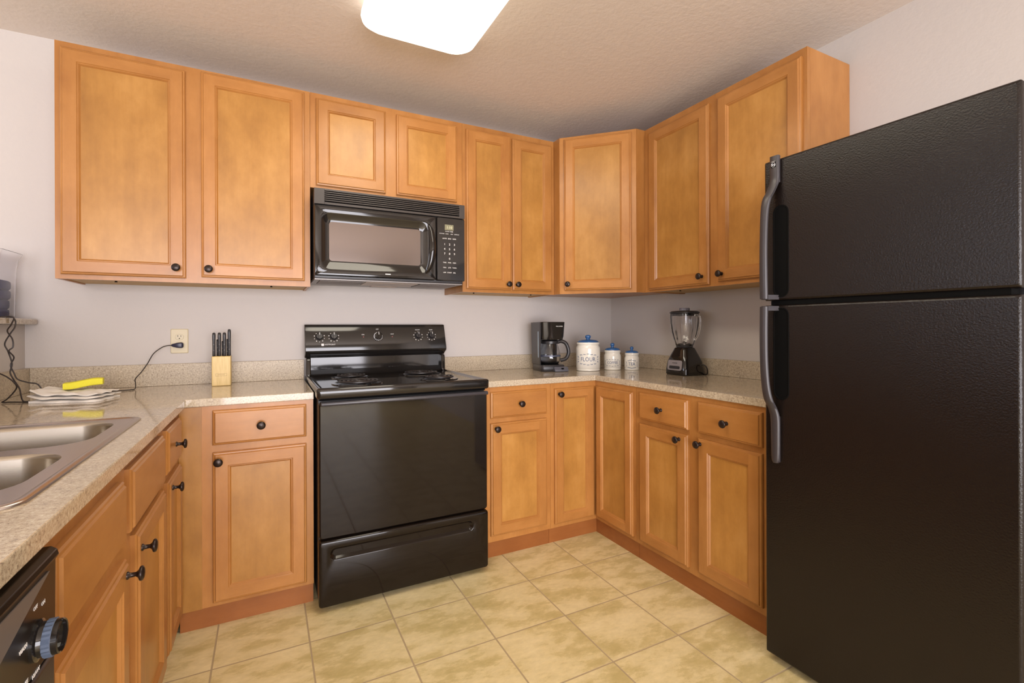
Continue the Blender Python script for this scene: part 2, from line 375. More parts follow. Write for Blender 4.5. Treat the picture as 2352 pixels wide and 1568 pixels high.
# corner cabinet with a diagonal face, standing a little proud of its neighbours
QX, QY = 1.381, -.367; LD = .4455
t = thing('wall_cabinet', 'single-door honey maple wall cabinet set diagonally in the corner', 'cabinet', (QX, QY, ZB), R(-45), G)
Mi = Matrix.Rotation(R(45), 4, 'Z') @ Matrix.Translation((-QX, -QY, 0))
P5 = [(1.3825, -.0015), (1.3825, -.3450), (1.3945, -.3500), (1.6800, -.6390), (1.6980, -.6690), (2.0600, -.6690), (2.0600, -.0015)]
MB().prism(P5, 'z', .012, ZT-ZB-.0005).xf(Mi).build('carcass', M_WV, t, smooth=0)
MB().prism([(1.3803, -.0015), (1.3803, -.366), (1.3935, -.3655), (1.3935, -.0015)], 'z', 0, ZT-ZB).xf(Mi).build('side_panel', M_WV, t, smooth=0)
MB().prism([(1.6965, -.6835), (2.0615, -.6835), (2.0615, -.6705), (1.6965, -.6705)], 'z', 0, ZT-ZB).xf(Mi).build('side_panel', M_WV, t, smooth=0)
frame(t, LD, 0, ZT-ZB, [(.045, .400, .04, .89)])
door(t, .030, .418, .020, .918, (.055, .055))
upper('wall_cabinet', 'two-door honey maple wall cabinet on the right wall beside the refrigerator', (1.760, -.685, ZB), R(-90), .930, ZT-ZB, .302,
      [(.040, .455, .010, .900, (.418, .052)), (.505, .912, .020, .902, (.534, .054))])

# base cabinets
GB = 'honey maple base cabinets'
BF, BT, BZ = .5915, .5745, .866         # face plane depth, toe depth, top of cabinet
def base(label, loc, rz, w, depth, doors, drawers, openings, toe=True, z0=.084, toe_x=(0, None), ctop=BZ-.0015):
    t = thing('base_cabinet', label, 'cabinet', loc, rz, GB)
    MB().box(.001, w-.001, .0195, depth, z0+.001, ctop).build('carcass', M_WV, t, smooth=0)
    frame(t, w, z0, BZ-.001, openings)
    for d in doors: door(t, *d)
    for d in drawers: drawer(t, *d)
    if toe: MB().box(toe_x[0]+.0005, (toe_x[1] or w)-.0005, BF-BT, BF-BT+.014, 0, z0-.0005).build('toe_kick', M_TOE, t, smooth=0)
    return t
t = base('honey maple base cabinet with one drawer and door left of the black range', (-.484, -BF, 0), 0, .474, BF-.002,
     [(.110, .446, .100, .684, (.131, .651))], [(.110, .446, .713, .848)], [(.123, .433, .725, .836), (.123, .433, .112, .672)])
MB().box(.0, .074, -.0035, -.0005, .084, .864).build('filler_strip', M_WPN, t, smooth=0)
t = base('narrow honey maple base cabinet right of the black range', (.778, -BF, 0), 0, .392, BF-.002,
     [(.036, .365, .116, .684, (.062, .658))], [(.036, .365, .709, .841)], [(.05, .35, .72, .83), (.05, .35, .13, .67)])
# corner cabinet with two doors meeting at the inner corner
XF = XR-BF                                # face plane of right run
t = thing('base_cabinet', 'corner honey maple base cabinet with two doors meeting at a right angle', 'cabinet', (1.1705, -.928, 0), 0, GB)
tx, ty = -1.1705, .928
def loc(poly): return [(x+tx, y+ty) for x, y in poly]
MB().prism(loc([(1.1715, -.002), (1.1715, -BF+.0195), (XF+.0195, -BF+.0195), (XF+.0195, -.927), (2.061, -.927), (2.061, -.002)]), 'z', .085, BZ-.0015).build('carcass', M_WV, t, smooth=0)
MB().prism(loc([(1.171, -BF), (XF, -BF), (XF, -.9275), (XF+.019, -.9275), (XF+.019, -BF+.019), (1.171, -BF+.019)]), 'z', .084, BZ-.001).build('face_frame', M_WV, t, smooth=0)
q = BF-BT
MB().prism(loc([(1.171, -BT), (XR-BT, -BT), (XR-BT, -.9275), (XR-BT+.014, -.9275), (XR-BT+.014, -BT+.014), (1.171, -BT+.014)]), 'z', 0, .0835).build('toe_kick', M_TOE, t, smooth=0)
A = thing('x', '', '')                    # local frame for the first door
def placed_door(Mx, *a):
    o = door(t, *a)
    for q_ in [o]+list(o.children):
        q_.data.transform(Mx)
    return o
placed_door(Matrix.Translation((tx, -BF+ty, 0)), 1.193, 1.4530, .106, .836, (1.217, .807), .048)
placed_door(Matrix.Translation((XF+tx, ty, 0)) @ Matrix.Rotation(R(-90), 4, 'Z'), .6115, .9110, .106, .836, None, .048)
bpy.data.objects.remove(A)
base('two-drawer two-door honey maple base cabinet on the right wall beside the refrigerator', (XF, -.9295, 0), R(-90), .713, BF-.002,
     [(.034, .338, .108, .690, (.296, .665)), (.395, .693, .112, .690, (.412, .668))], [(.034, .338, .713, .843), (.395, .693, .713, .845)],
     [(.05, .325, .725, .83), (.05, .325, .125, .675), (.408, .68, .725, .83), (.408, .68, .125, .675)])
# left run (faces +x)
LX = -.485
base('narrow honey maple base cabinet with drawer between sink cabinet and corner', (LX, -.9245, 0), R(90), .332, .60,
     [(.040, .294, .100, .664, (.078, .637))], [(.022, .280, .694, .838)], [(.035, .265, .71, .825), (.055, .28, .115, .65)], ctop=.700)
t = base('wide honey maple sink base cabinet with two false fronts and two doors', (LX, -1.845, 0), R(90), .920, .60,
     [(.030, .437, .100, .643, (.410, .614)), (.528, .893, .100, .662, (.556, .618))], [],
     [(.04, .40, .705, .815), (.045, .42, .115, .63), (.495, .87, .705, .82), (.545, .88, .115, .65)], ctop=.700)
drawer(t, .024, .418, .686, .825, False, 'false_front'); drawer(t, .478, .880, .686, .836, False, 'false_front')

# ------------------------------------------------------------------ counters
def slabobj(g, name, label):
    return tag(g.build(name, M_GRAN, bevel=.0022, smooth=0), label, 'countertop', 'speckled quartz countertops')
CE = .600
SX0, SX1, SY0, SY1 = -1.035, -.545, -1.775, -.995
xs = [XH+.0005, SX0, SX1, -.4615, -.0085]; ys = [-2.6, SY0, SY1, -CE, -.0005]
cl = slabobj(grid_slab(xs, ys, lambda i, j: (i < 3 or j == 3) and not (i == 1 and j == 1), BZ, CT), 'countertop', 'L-shaped beige speckled stone countertop holding the sink')
sp = MB().box(XH+.021, -.0085, -.0205, -.0008, CT+.0003, .9995).build('backsplash', M_SPL, cl, bevel=.0015, smooth=0)
sp = MB().box(XH+.0006, XH+.0205, -2.6, -.0008, CT+.0003, .9995).build('backsplash', M_SPL, cl, bevel=.0015, smooth=0)
xs = [.7665, XR-CE, XR-.0005]; ys = [-1.642, -CE, -.0005]
cr = slabobj(grid_slab(xs, ys, lambda i, j: i == 1 or j == 1, BZ, CT), 'countertop', 'L-shaped beige speckled stone countertop under coffee maker and blender')
MB().box(.7665, XR-.0212, -.0205, -.0008, CT+.0003, .9875).build('backsplash', M_SPL, cr, bevel=.0015, smooth=0)
MB().box(XR-.0205, XR-.0008, -1.642, -.0008, CT+.0003, .9875).build('backsplash', M_SPL, cr, bevel=.0015, smooth=0)

# ------------------------------------------------------------------ sink
SK = thing('sink', 'double-bowl stainless steel sink set in the left counter', 'sink', (-.785, -1.385, CT))
cx, cy = -.785, -1.385
b1 = (-.775+.785, -1.178+1.385, .420, .318); b2 = (-.775+.785, -1.560+1.385, .420, .318)     # centre x,y, w, h
def rr3(w, h, r, x, y, z, n=6): return [(p[0], p[1], z) for p in rrect(w, h, r, n, x, y)]
# rim: outer raised edge plus deck with two openings
mb = MB()
outer = [rr3(.530, .836, .045, 0, 0, .0003), rr3(.530, .836, .045, 0, 0, .003), rr3(.524, .830, .042, 0, 0, .0055), rr3(.506, .812, .036, 0, 0, .0058), rr3(.496, .802, .032, 0, 0, .0036)]
mb.loft(outer, False, False)
m2 = bmesh.new()
def loop(pts):
    vs = [m2.verts.new(p) for p in pts]; return [m2.edges.new((vs[i], vs[(i+1) % len(vs)])) for i in range(len(vs))]
E_ = loop(outer[-1])
for b_ in (b1, b2): E_ += loop(rr3(b_[2], b_[3], .085, b_[0], b_[1], .0036, 8))
bmesh.ops.triangle_fill(m2, edges=E_, use_beauty=True)
m2.verts.index_update(); mb.add([v.co[:] for v in m2.verts], [tuple(v.index for v in f.verts) for f in m2.faces]); m2.free()
mb.build('rim', M_STEEL, SK, smooth=50)
for b_ in (b1, b2):
    w, h, x, y = b_[2], b_[3], b_[0], b_[1]
    m_ = MB().loft([rr3(w+d, h+d, .085+d/2, x, y, z, 8) for d, z in ((0, .0036), (-.006, .001), (-.010, -.006), (-.016, -.09), (-.026, -.135), (-.060, -.158), (-.11, -.164))], False, True)
    m_.build('bowl', M_BOWL, SK, smooth=60)
    MB().lathe([(.042, -.1638), (.042, -.160), (.036, -.1595), (.030, -.163), (0, -.1632)], (x, y, 0), 24).build('drain', M_CHR, SK)

# ------------------------------------------------------------------ range
RG = thing('range', 'black freestanding electric range with coil burners', 'stove', (0, 0, 0))
x0, x1 = .0005, .7575; ctz = .9215
MB().box(x0+.002, x1-.002, -.655, -.006, .03, .874).build('body', M_BLKS, RG, bevel=.003)
for x in (.05, .71):
    for y in (-.62, -.06): MB().lathe([(.018, 0), (.018, .008), (.010, .010), (.010, .031)], (x, y, 0), 14).build('foot', M_BLKM, RG)
# cooktop: lipped tray
mb = MB(); cw, cd, ccx, ccy = .768, .672, (x0+x1)/2-.0005, -.368
mb.loft([[(p[0], p[1], z) for p in rrect(cw-2*i, cd-2*i, r_, 5, ccx, ccy)] for i, r_, z in
         ((.006, .012, .876), (.0, .016, .882), (.0, .016, .914), (.003, .015, .919), (.008, .014, ctz), (.016, .012, ctz), (.022, .012, .9165), (.030, .02, .9150))], True, True)
mb.build('cooktop', M_BLK, RG, smooth=50)
for (bx, by, br_) in ((.185, -.520, .092), (.195, -.235, .074), (.570, -.520, .074), (.560, -.235, .092)):
    pan = MB().lathe([(br_+.022, .9152), (br_+.021, .9188), (br_+.013, .9195), (br_+.006, .9178), (br_*.6, .9160), (.02, .9156), (0, .9156)], (bx, by, 0), 36).build('burner', M_BLK, RG, smooth=50)
    turns = 4 if br_ > .08 else 3; N = turns*30; path = []
    for i in range(N+1):
        a = 2*PI*turns*i/N + .6; r_ = .018 + (br_-.020)*i/N; path.append((bx+r_*math.cos(a), by+r_*math.sin(a), .9265))
    MB().tube(path, .0046, 7).build('coil', mat('coil_element', (.035, .03, .03), .35, .3) if 'coil_element' not in bpy.data.materials else bpy.data.materials['coil_element'], pan)
    mb = MB()
    for k in range(3):
        a = R(90+120*k); mb.box(-.002, .002, 0, br_, .9170, .9222)
        mb.v[-8:] = [tuple(Matrix.Rotation(a, 4, 'Z') @ Vector(p) + Vector((bx, by, 0))) for p in mb.v[-8:]]
    mb.build('coil_support', M_BLKS, pan)
# backguard
MB().prism([(-.0045, 1.010), (-.0045, 1.1855), (-.040, 1.1865), (-.049, 1.183), (-.0945, 1.050), (-.093, 1.042), (-.088, 1.034), (-.060, 1.020), (-.052, 1.010)], 'x', x0-.008, x1+.004).build('backguard', M_BLK, RG, bevel=.003, smooth=35)
MB().prism([(-.0045, ctz-.006), (-.0045, 1.009), (-.046, 1.009), (-.046, .945), (-.060, .928), (-.075, ctz-.006)], 'x', x0+.022, x1-.022).build('backguard_riser', M_BLK, RG, smooth=35)
for a in (x0-.002, x1-.0215):
    MB().prism([(-.0045, ctz-.004), (-.0045, 1.0095), (-.066, 1.0095), (-.074, .995), (-.078, .93), (-.083, ctz-.004)], 'x', a, a+.0225).build('end_post', M_BLK, RG, bevel=.005, smooth=50)
tilt = math.atan2(.0455, .133)
PM = Matrix.Translation((0, -.0717, 1.1165)) @ Matrix.Rotation(-tilt, 4, 'X')     # panel plane, local (x, -y out, z up)
def onpanel(mb, x, z, lift=.0006): return mb.xf(PM @ Matrix.Translation((x, -lift, z)))
def textp(txt, size, x, z, parent, name='marking', m=M_WHT): return onpanel(text_mesh(txt, size).xf(FRONT), x, z).build(name, m, parent, smooth=0)
for i, x in enumerate((.063, .135, .596, .676)):
    kb = onpanel(MB().lathe([(.0185, 0), (.0185, .004), (.0170, .006), (.0165, .016), (.0145, .0185), (0, .019)], (0, 0, 0), 24, '-y').box(-.0045, .0045, -.0245, -.010, -.0165, .0185), x, .004).build('control_knob', M_BLKS, RG, smooth=40)
    onpanel(MB().box(-.0011, .0011, -.0252, -.0246, .004, .017), x, .004).build('pointer', M_WHT, kb)
    mk = MB()
    for k in range(9):
        a = R(-150 - 240*k/8 + 30 + 90) if True else 0
        a = R(215 + 290*k/8 - 90 - 35)
        p = (.0255*math.cos(a), .0255*math.sin(a)); w_ = .0016 if k % 2 else .0023
        mk.box(p[0]-w_, p[0]+w_, -.0003, .0003, p[1]-w_, p[1]+w_)
    onpanel(mk, x, .002).build('dial_marks', M_WHT, kb)
for x in (.596, .676): textp('FRONT' if x < .64 else 'REAR', .0085, x, .040, RG)
kb = onpanel(MB().lathe([(.0265, 0), (.0265, .003), (.0245, .005)], (0, 0, 0), 32, '-y').lathe([(.0205, .004), (.0195, .018), (.0175, .020), (0, .0205)], (0, 0, 0), 28, '-y').box(-.005, .005, -.027, -.012, -.019, .021), .368, .002).build('control_knob', M_BLK, RG, smooth=40)
mk = MB()
for k in range(14):
    a0 = R(100+k*20.5); a1 = R(100+k*20.5+(15 if k < 5 else 9))
    mk.add([(r_*math.cos(a), -.0054, r_*math.sin(a)) for r_ in (.0212, .0246) for a in (a0, a1)], [(0, 1, 3, 2)])
onpanel(mk, .368, .002).build('dial_marks', M_WHT, kb)
onpanel(MB().box(-.0014, .0014, -.0278, -.0271, .004, .019), .368, .002).build('pointer', M_WHT, kb)
textp('OFF', .0085, .366, .045, RG); textp('ON', .0095, .287, .014, RG); textp('HEAT', .0075, .447, .016, RG)
for x in (.289, .447): onpanel(MB().lathe([(.003, 0), (.003, .001), (0, .0012)], (0, 0, 0), 12, '-y'), x, .001, .0001).build('indicator_light', M_RED, RG)
onpanel(MB().prism(rrect(.0125, .0125, .002), 'y', -.0003, .0003), .078, -.040).build('logo_mark', M_WHT, RG)
onpanel(text_mesh('HOTPOINT', .0105).xf(FRONT), .115, -.040).build('logo_lettering', M_WHT, RG, smooth=0)
# vent strip, oven door with handle strip, storage drawer
MB().box(x0+.006, x1-.006, -.672, -.6555, .866, .8755).build('vent_strip', M_BLKM, RG)
mb = MB().loft([[(p[0], y, p[1]) for p in rrect(.752-2*i, .562-2*i, .012, 5, (x0+x1)/2, .580)] for i, y in ((0, -.6555), (0, -.684), (.002, -.688), (.006, -.690))])
od = mb.build('oven_door', M_GLASSB, RG, smooth=50)
MB().prism([(-.6905, .846), (-.704, .8475), (-.7085, .852), (-.7085, .859), (-.704, .8635), (-.6905, .865)], 'x', x0+.010, x1-.004).build('door_handle', mat('handle_strip', (.045, .043, .05), .28), od, bevel=.002, smooth=50)
mb = MB(); C2 = ((x0+x1)/2, .1575); gx, gz = .362, .2365
hole = [(p[0], p[1]) for p in rrect(.630, .040, .0195, 5, gx, gz)]
def ry(pts, y): return [(p[0], y, p[1]) for p in pts]
mb.loft([ry(rrect(.756-2*i, .271-2*i, .012, 5, *C2), y) for i, y in ((0, -.6555), (0, -.690), (.003, -.695), (.007, -.697))] + [ry(rrect(.644, .054, .026, 5, gx, gz), -.697), ry(rrect(.636, .046, .022, 5, gx, gz), -.6955), ry(rrect(.628, .038, .018, 5, gx, gz), -.689), ry(rrect(.612, .026, .012, 5, gx, gz), -.684)])
mb.build('storage_drawer', M_GLASSB, RG, smooth=50)

# ------------------------------------------------------------------ microwave
MW = thing('microwave', 'black over-the-range microwave under the short cabinet', 'microwave', (0.0125, 0, 1.402))
w, h = .7465, .418
MB().box(.002, w-.002, -.372, -.004, 0, h).build('body', M_BLKS, MW, bevel=.003)
# top vent grille
mb = MB(); gz0, gz1 = .345, h
mb.box(0, .045, -.397, -.3725, gz0, gz1); mb.box(w-.030, w, -.397, -.3725, gz0, gz1); mb.box(.045, w-.030, -.397, -.3725, gz0, gz0+.011); mb.box(.045, w-.030, -.397, -.3725, gz1-.009, gz1)
for k in range(5):
    z = gz0+.0145+k*.0095; mb.box(.045, w-.030, -.396, -.376, z+.0028, z+.0078)
mb.build('vent_grille', mat('grille_plastic', (.05, .043, .04), .22), MW, bevel=.0008)
MB().box(.044, w-.029, -.3745, -.3727, gz0, gz1).build('grille_backing', M_BLKM, MW)
# door with sculpted bezel
dw0, dw1, dz0, dz1 = 0.0, .588, .012, .342
mb = MB(); cxd, czd = (dw0+dw1)/2, (dz0+dz1)/2; wx, wz = .2865, .1755
def rw(w_, h_, r_, y, x=wx, z=wz): return [(p[0], y, p[1]) for p in rrect(w_, h_, r_, 6, x, z)]
mb.loft([rw(dw1-dw0, dz1-dz0, .010, -.3725, cxd, czd), rw(dw1-dw0, dz1-dz0, .010, -.392, cxd, czd), rw(dw1-dw0-.008, dz1-dz0-.008, .008, -.398, cxd, czd),
         rw(.520, .268, .045, -.400), rw(.508, .256, .040, -.397), rw(.472, .212, .026, -.384), rw(.452, .194, .018, -.382), rw(.440, .184, .014, -.3815)])
dr = mb.build('door', M_BLK, MW, smooth=50)
MB().prism([(p[0], p[1]) for p in rrect(.441, .185, .014, 6, wx, wz)], 'y', -.3835, -.3822).build('window_pane', M_MWIN, dr, smooth=0)
hp = smooth_path([(.545, -.398, .300), (.556, -.412, .270), (.562, -.424, .215), (.562, -.428, .165), (.556, -.422, .110), (.545, -.412, .070), (.532, -.399, .044)], 6)
mb = MB(); rings = []
for i, p in enumerate(hp):
    k = i/(len(hp)-1); wd = .010+.008*math.sin(PI*k); dp = .008
    rings.append([(p.x-wd, p.y+dp, p.z), (p.x-wd*.4, p.y-dp*.4, p.z), (p.x+wd*.4, p.y-dp*.4, p.z), (p.x+wd, p.y+dp, p.z)])
mb.loft(rings); mb.build('handle', M_BLK, dr, smooth=60)
MB().box(.325, .351, -.4005, -.3999, .0285, .0325).build('logo_mark', M_WHT, dr, smooth=0)
# control panel with keypad
mb = MB(); px0, px1 = .591, w
mb.loft([[(p[0], y, p[1]) for p in rrect(px1-px0-2*i, dz1-dz0-2*i, .006, 4, (px0+px1)/2, czd)] for i, y in ((0, -.3725), (0, -.394), (.003, -.398))])
cp = mb.build('control_panel', M_BLK, MW, smooth=50)
PX, PZ = .660, 0
MB().box(PX-.026, PX+.022, -.3992, -.3981, .277, .306).build('display', M_DISP, cp)
text_mesh('1:10', .020, sx=.9).xf(Matrix.Translation((PX-.001, -.3996, .2905)) @ FRONT).build('display_digits', M_DISPT, cp, smooth=0)
text_mesh('CLOCK TIMER', .0068).xf(Matrix.Translation((PX-.002, -.3985, .270)) @ FRONT).build('marking', M_WHT, cp, smooth=0)
def key(x, z, txt, size=.010): text_mesh(txt, size).xf(Matrix.Translation((x, -.3985, z)) @ FRONT).build('key', M_WHT, cp, smooth=0)
for x, tx_ in zip((-.042, -.014, .013, .040), ('POPCORN', 'COOK', 'HEAT', 'BEVERAGE')): key(PX+x, .257, tx_, .0056)
for x, tx_ in zip((-.027, 0, .027), ('AUTO', 'SENS', 'DEFR')): key(PX+x, .232, tx_, .0085)
for rI in range(3):
    for cI in range(3): key(PX-.027+.027*cI, .202-.0247*rI, str(rI*3+cI+1), .015)
key(PX, .127, '0', .015)
for rI, row in enumerate((('TIME', 'PWR', 'MEM'), ('FAN', 'LITE', 'TURN'), ('OFF', 'START', 'DEL'))):
    for cI in range(3):
        key(PX-.027+.027*cI, .103-.026*rI+.003, row[cI], .0085)
# underside: grey plate, filters, lamp lens
MB().box(.004, w-.004, -.365, -.030, -.005, -.0004).build('underside_plate', M_GREY, MW)
for a, b_ in ((.03, .235), (.52, .715)): MB().box(a, b_, -.33, -.15, -.0085, -.0052).build('grease_filter', M_FILT, MW, bevel=.001)
MB().box(.245, .51, -.33, -.15, -.008, -.0052).build('centre_panel', M_LENS, MW, bevel=.001)
MB().box(.31, .45, -.12, -.06, -.0085, -.0052).build('lamp_lens', M_LENS, MW, bevel=.001)

# ------------------------------------------------------------------ refrigerator
FR = thing('refrigerator', 'large black top-freezer refrigerator at the right edge', 'refrigerator', (1.376, -1.693, 0), R(-90))
fw = .6455
MB().box(.008, fw-.008, .062, .682, .03, 1.735).build('cabinet', M_BLKS, FR, bevel=.006)
MB().box(.03, fw-.03, .070, .090, .0005, .029).build('toe_grille', M_BLKM, FR)
def fdoor(name, z0, z1):
    return MB().loft([[(p[0], y, p[1]) for p in rrect(fw-2*i, z1-z0-2*i, .004+0*i, 3, fw/2, (z0+z1)/2)] for i, y in ((.002, .056), (0, .050), (0, .006), (.003, .0015), (.007, 0))]).build(name, M_FR, FR, smooth=50)
d1 = fdoor('freezer_door', 1.2575, 1.7435); d2 = fdoor('refrigerator_door', .026, 1.2415)
MB().box(.02, fw-.02, .008, .060, 1.2420, 1.2570).build('gasket', M_BLKM, FR)
def fhandle(parent, prof, ends):
    """prof: list of (z, protrusion, x0, x1)"""
    mb = MB(); rings = []
    pts = smooth_path([(a[1], a[2], a[0]) for a in prof], 6); wid = smooth_path([(a[3], 0, a[0]) for a in prof], 6)
    for p, q_ in zip(pts, wid):
        pr, xa, z = p.x, p.y, p.z; xb = q_.x; t_ = .011
        rings.append([(xa+.001, -pr+t_, z), (xa, -pr+.004, z), (xa+.004, -pr, z), (xb-.006, -pr, z), (xb-.001, -pr+.003, z), (xb, -pr+t_, z)])
    mb.loft(rings)
    # end foot that closes the grip onto the door
    z0, z1, xa, xb, pr = ends
    mb.loft([[(xa, -pr+.010, z) , (xb, -pr+.010, z), (xb+.012, -.0004, z), (xa+.006, -.0004, z)] for z in (z0, z1)])
    return mb.build('door_handle', M_HND, parent, smooth=55)
h1_ = fhandle(d1, [(1.752, .016, .030, .062), (1.70, .016, .030, .062), (1.665, .017, .030, .061), (1.630, .030, .025, .055), (1.600, .043, .019, .048), (1.55, .049, .017, .043), (1.45, .052, .016, .041), (1.35, .052, .015, .041), (1.262, .050, .015, .041)], (1.2600, 1.276, .016, .042, .050))
h2_ = fhandle(d2, [(1.236, .050, .015, .041), (1.15, .052, .015, .041), (1.05, .052, .016, .042), (.97, .048, .018, .045), (.92, .040, .021, .050), (.885, .024, .027, .056), (.85, .017, .030, .060), (.78, .016, .031, .060), (.715, .015, .032, .058), (.700, .013, .036, .053)], (1.222, 1.2380, .016, .042, .050))
MB().box(.031, .061, -.0055, -.0004, 1.66, 1.752).build('handle_base', M_HND, h1_, bevel=.001)
MB().box(.033, .058, -.0055, -.0004, .703, .86).build('handle_base', M_HND, h2_, bevel=.001)
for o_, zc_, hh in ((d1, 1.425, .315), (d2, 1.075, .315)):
    MB().loft([[(p[0], y, p[1]) for p in rrect(.056-2*i, hh-2*i, .026, 6, .061, zc_)] for i, y in ((0, -.0003), (.001, -.0022), (.004, -.0022), (.006, -.0008))]).build('grip_recess_shade', M_BLKM, o_, smooth=50)  # recess shade put in as a black oval plate on the door
eb = MB().box(.0375, .0545, -.0166, -.0162, 1.712, 1.733).build('badge', M_BLKM, h1_)
mb = MB(); mb.tube([(.046+.0064*math.cos(2*PI*k/20), -.0170, 1.7215+.0078*math.sin(2*PI*k/20)) for k in range(20)], .0008, 6, closed=True)
mb.box(.0385, .0535, -.0174, -.0167, 1.7315, 1.7327); mb.v += []
mb.tube(smooth_path([(.0435, -.0170, 1.7250), (.0425, -.0170, 1.7210), (.0440, -.0170, 1.7185), (.0455, -.0170, 1.7220)], 4), .0006, 5); mb.tube(smooth_path([(.0490, -.0170, 1.7245), (.0475, -.0170, 1.7215), (.0490, -.0170, 1.7185), (.0500, -.0170, 1.7205)], 4), .0006, 5)
mb.build('emblem', M_EMB, eb)

# ------------------------------------------------------------------ dishwasher
DW = thing('dishwasher', 'black dishwasher with dial at the lower left corner', 'dishwasher', (-.4635, -2.4465, 0), R(90))
dwid = .600
MB().box(.002, dwid-.002, .030, .58, .10, .846).build('body', M_BLKS, DW)
MB().box(.01, dwid-.01, .06, .075, .0005, .099).build('toe_panel', M_BLKM, DW)
M_CONS = mat('console_black', (.012, .008, .006), .30, spec=.22)
cn = MB().prism([(.029, .849), (.006, .849), (-.001, .844), (-.003, .836), (.001, .829), (.002, .704), (.008, .698), (.029, .698)], 'x', 0, dwid).build('control_console', M_CONS, DW, bevel=.001, smooth=35)
MB().box(0, dwid, .002, .029, .105, .694).build('door_panel', M_BLKS, DW, bevel=.004)
mb = MB(); mb.prism([(dwid-.026, .8225), (dwid-.30, .8265), (dwid-.56, .8265), (dwid-.56, .715), (dwid-.30, .733), (dwid-.165, .780)], 'y', -.0004, .0012); mb.build('bevel_sheen', mat('console_sheen_grey', (.13, .108, .098), .45), cn, smooth=0)  # wedge bevel with its grey sheen put into the colour
kx, kz = dwid-.0655, .746
dk = MB().lathe([(.0265, -.0035), (.0265, .002), (.0225, .004), (.0215, .010)], (kx, 0, kz), 32, '-y').build('dial_base', M_BLK, cn, smooth=40)
mb = MB(); N = 48; rings = []
for y, rr_, amp in ((-.009, .0226, 0), (-.0095, .0236, .0006), (-.0180, .0236, .0006), (-.0187, .0230, 0)):
    rings.append([(kx+(rr_+amp*math.cos(i*PI))*math.cos(2*PI*i/N), y, kz+(rr_+amp*math.cos(i*PI))*math.sin(2*PI*i/N)) for i in range(N)])
mb.loft(rings); mb.build('dial_grip', M_BLUK, dk, smooth=30)
MB().lathe([(.0224, .0185), (.0220, .0245), (.0206, .0258), (.0192, .0250), (.0188, .0205), (0, .0202)], (kx, 0, kz), 32, '-y').build('dial_cap', M_BLK, dk, smooth=40)
for dx, dz, tx_ in ((-.003, .046, 'OFF'), (.022, .040, 'ON'), (-.040, .012, 'WASH'), (-.036, -.036, 'RINSE'), (-.052, -.045, 'DRY'), (-.002, -.042, 'HEAVY'), (-.095, -.010, 'NORMAL')):
    text_mesh(tx_, .0078).xf(Matrix.Translation((kx+dx, .0014, kz+dz)) @ FRONT).build('marking', M_WHT, cn, smooth=0)

# ------------------------------------------------------------------ ceiling light
CLT = thing('ceiling_light', 'large white glowing rounded rectangular ceiling light', 'light', (.378, -1.44, ZC))
LW, LL = .470, 1.28
mb = MB().loft([[(p[0], p[1], z) for p in rrect(LW-2*i, LL-2*i, r_, 8)] for i, r_, z in ((.020, .05, -.0005), (.012, .06, -.010), (.002, .07, -.035), (0, .072, -.050), (.004, .075, -.068), (.018, .075, -.081), (.05, .06, -.087), (.12, .04, -.090))])
nr = 36
for k in range(len(mb.m)): mb.m[k] = 1 if k < nr*4 else 0
mb.build('diffuser', [M_LIGHT, M_LSIDE], CLT, smooth=60)

# ------------------------------------------------------------------ outlet, plug and cords
OT = thing('wall_outlet', 'almond duplex wall outlet left of the knife block', 'outlet', (-.5585, 0, 1.107))
MB().loft([[(p[0], y, p[1]) for p in rrect(.071-2*i, .117-2*i, .004, 3)] for i, y in ((0, -.0003), (0, -.003), (.003, -.0055))]).build('cover_plate', M_PLATE, OT, smooth=40)
for z in (.0195, -.0195):
    sk = MB().loft([[(p[0], y, p[1]+z) for p in rrect(.034-2*i, .028-2*i, .013, 5)] for i, y in ((0, -.0050), (0, -.0068), (.001, -.0074))]).build('socket', mat('almond_socket', (.54, .46, .30), .35) if 'almond_socket' not in bpy.data.materials else bpy.data.materials['almond_socket'], OT, smooth=40)
    mb = MB(); mb.box(-.0075, -.0055, -.0078, -.0072, z+.001, z+.009); mb.box(.0050, .0068, -.0078, -.0072, z+.001, z+.008); mb.lathe([(.0024, .0072), (.0024, .0078)], (0, 0, z-.007), 10, '-y'); mb.build('slots', M_BLKM, sk)
MB().lathe([(.003, .0054), (.003, .0062), (0, .0066)], (0, 0, 0), 12, '-y').build('screw', M_PLATE, OT)
PC = thing('power_cord', 'thin black power cord plugged into the almond wall outlet', 'cord', (-.5585, -.008, 1.0875))
B0 = Vector((-.5585, -.008, 1.0875))
def rel(pts, o_): return [tuple(Vector(p)-o_) for p in pts]
mb = MB().loft([[(x_, p[0]-.0125, p[1]) for p in rrect(w_, h_, .005, 3)] for x_, w_, h_ in ((-.030, .008, .008), (-.026, .013, .013), (-.008, .0225, .023), (.010, .0235, .027), (.016, .020, .022), (.018, .012, .014))])
mb.build('plug', mat('plug_black', (.020, .020, .045), .35), PC, smooth=50)
cord = smooth_path(rel([(-.587, -.0205, 1.0873), (-.605, -.022, 1.0862), (-.625, -.028, 1.078), (-.655, -.036, 1.050), (-.676, -.044, 1.006), (-.697, -.056, .968), (-.716, -.070, .940), (-.711, -.095, .922), (-.706, -.125, .9015), (-.715, -.155, .8995), (-.745, -.165, .8995), (-.79, -.175, .8995), (-.835, -.20, .8995)], B0), 8)
MB().tube(cord, .0021, 8).build('cable', M_CORD, PC)
def cable(label, pts, r=.0024):
    o_ = MB().tube(smooth_path(pts, 8), r, 8).build('cable', M_CORD); return tag(o_, label, 'cord', 'dark cables at the left counter end')
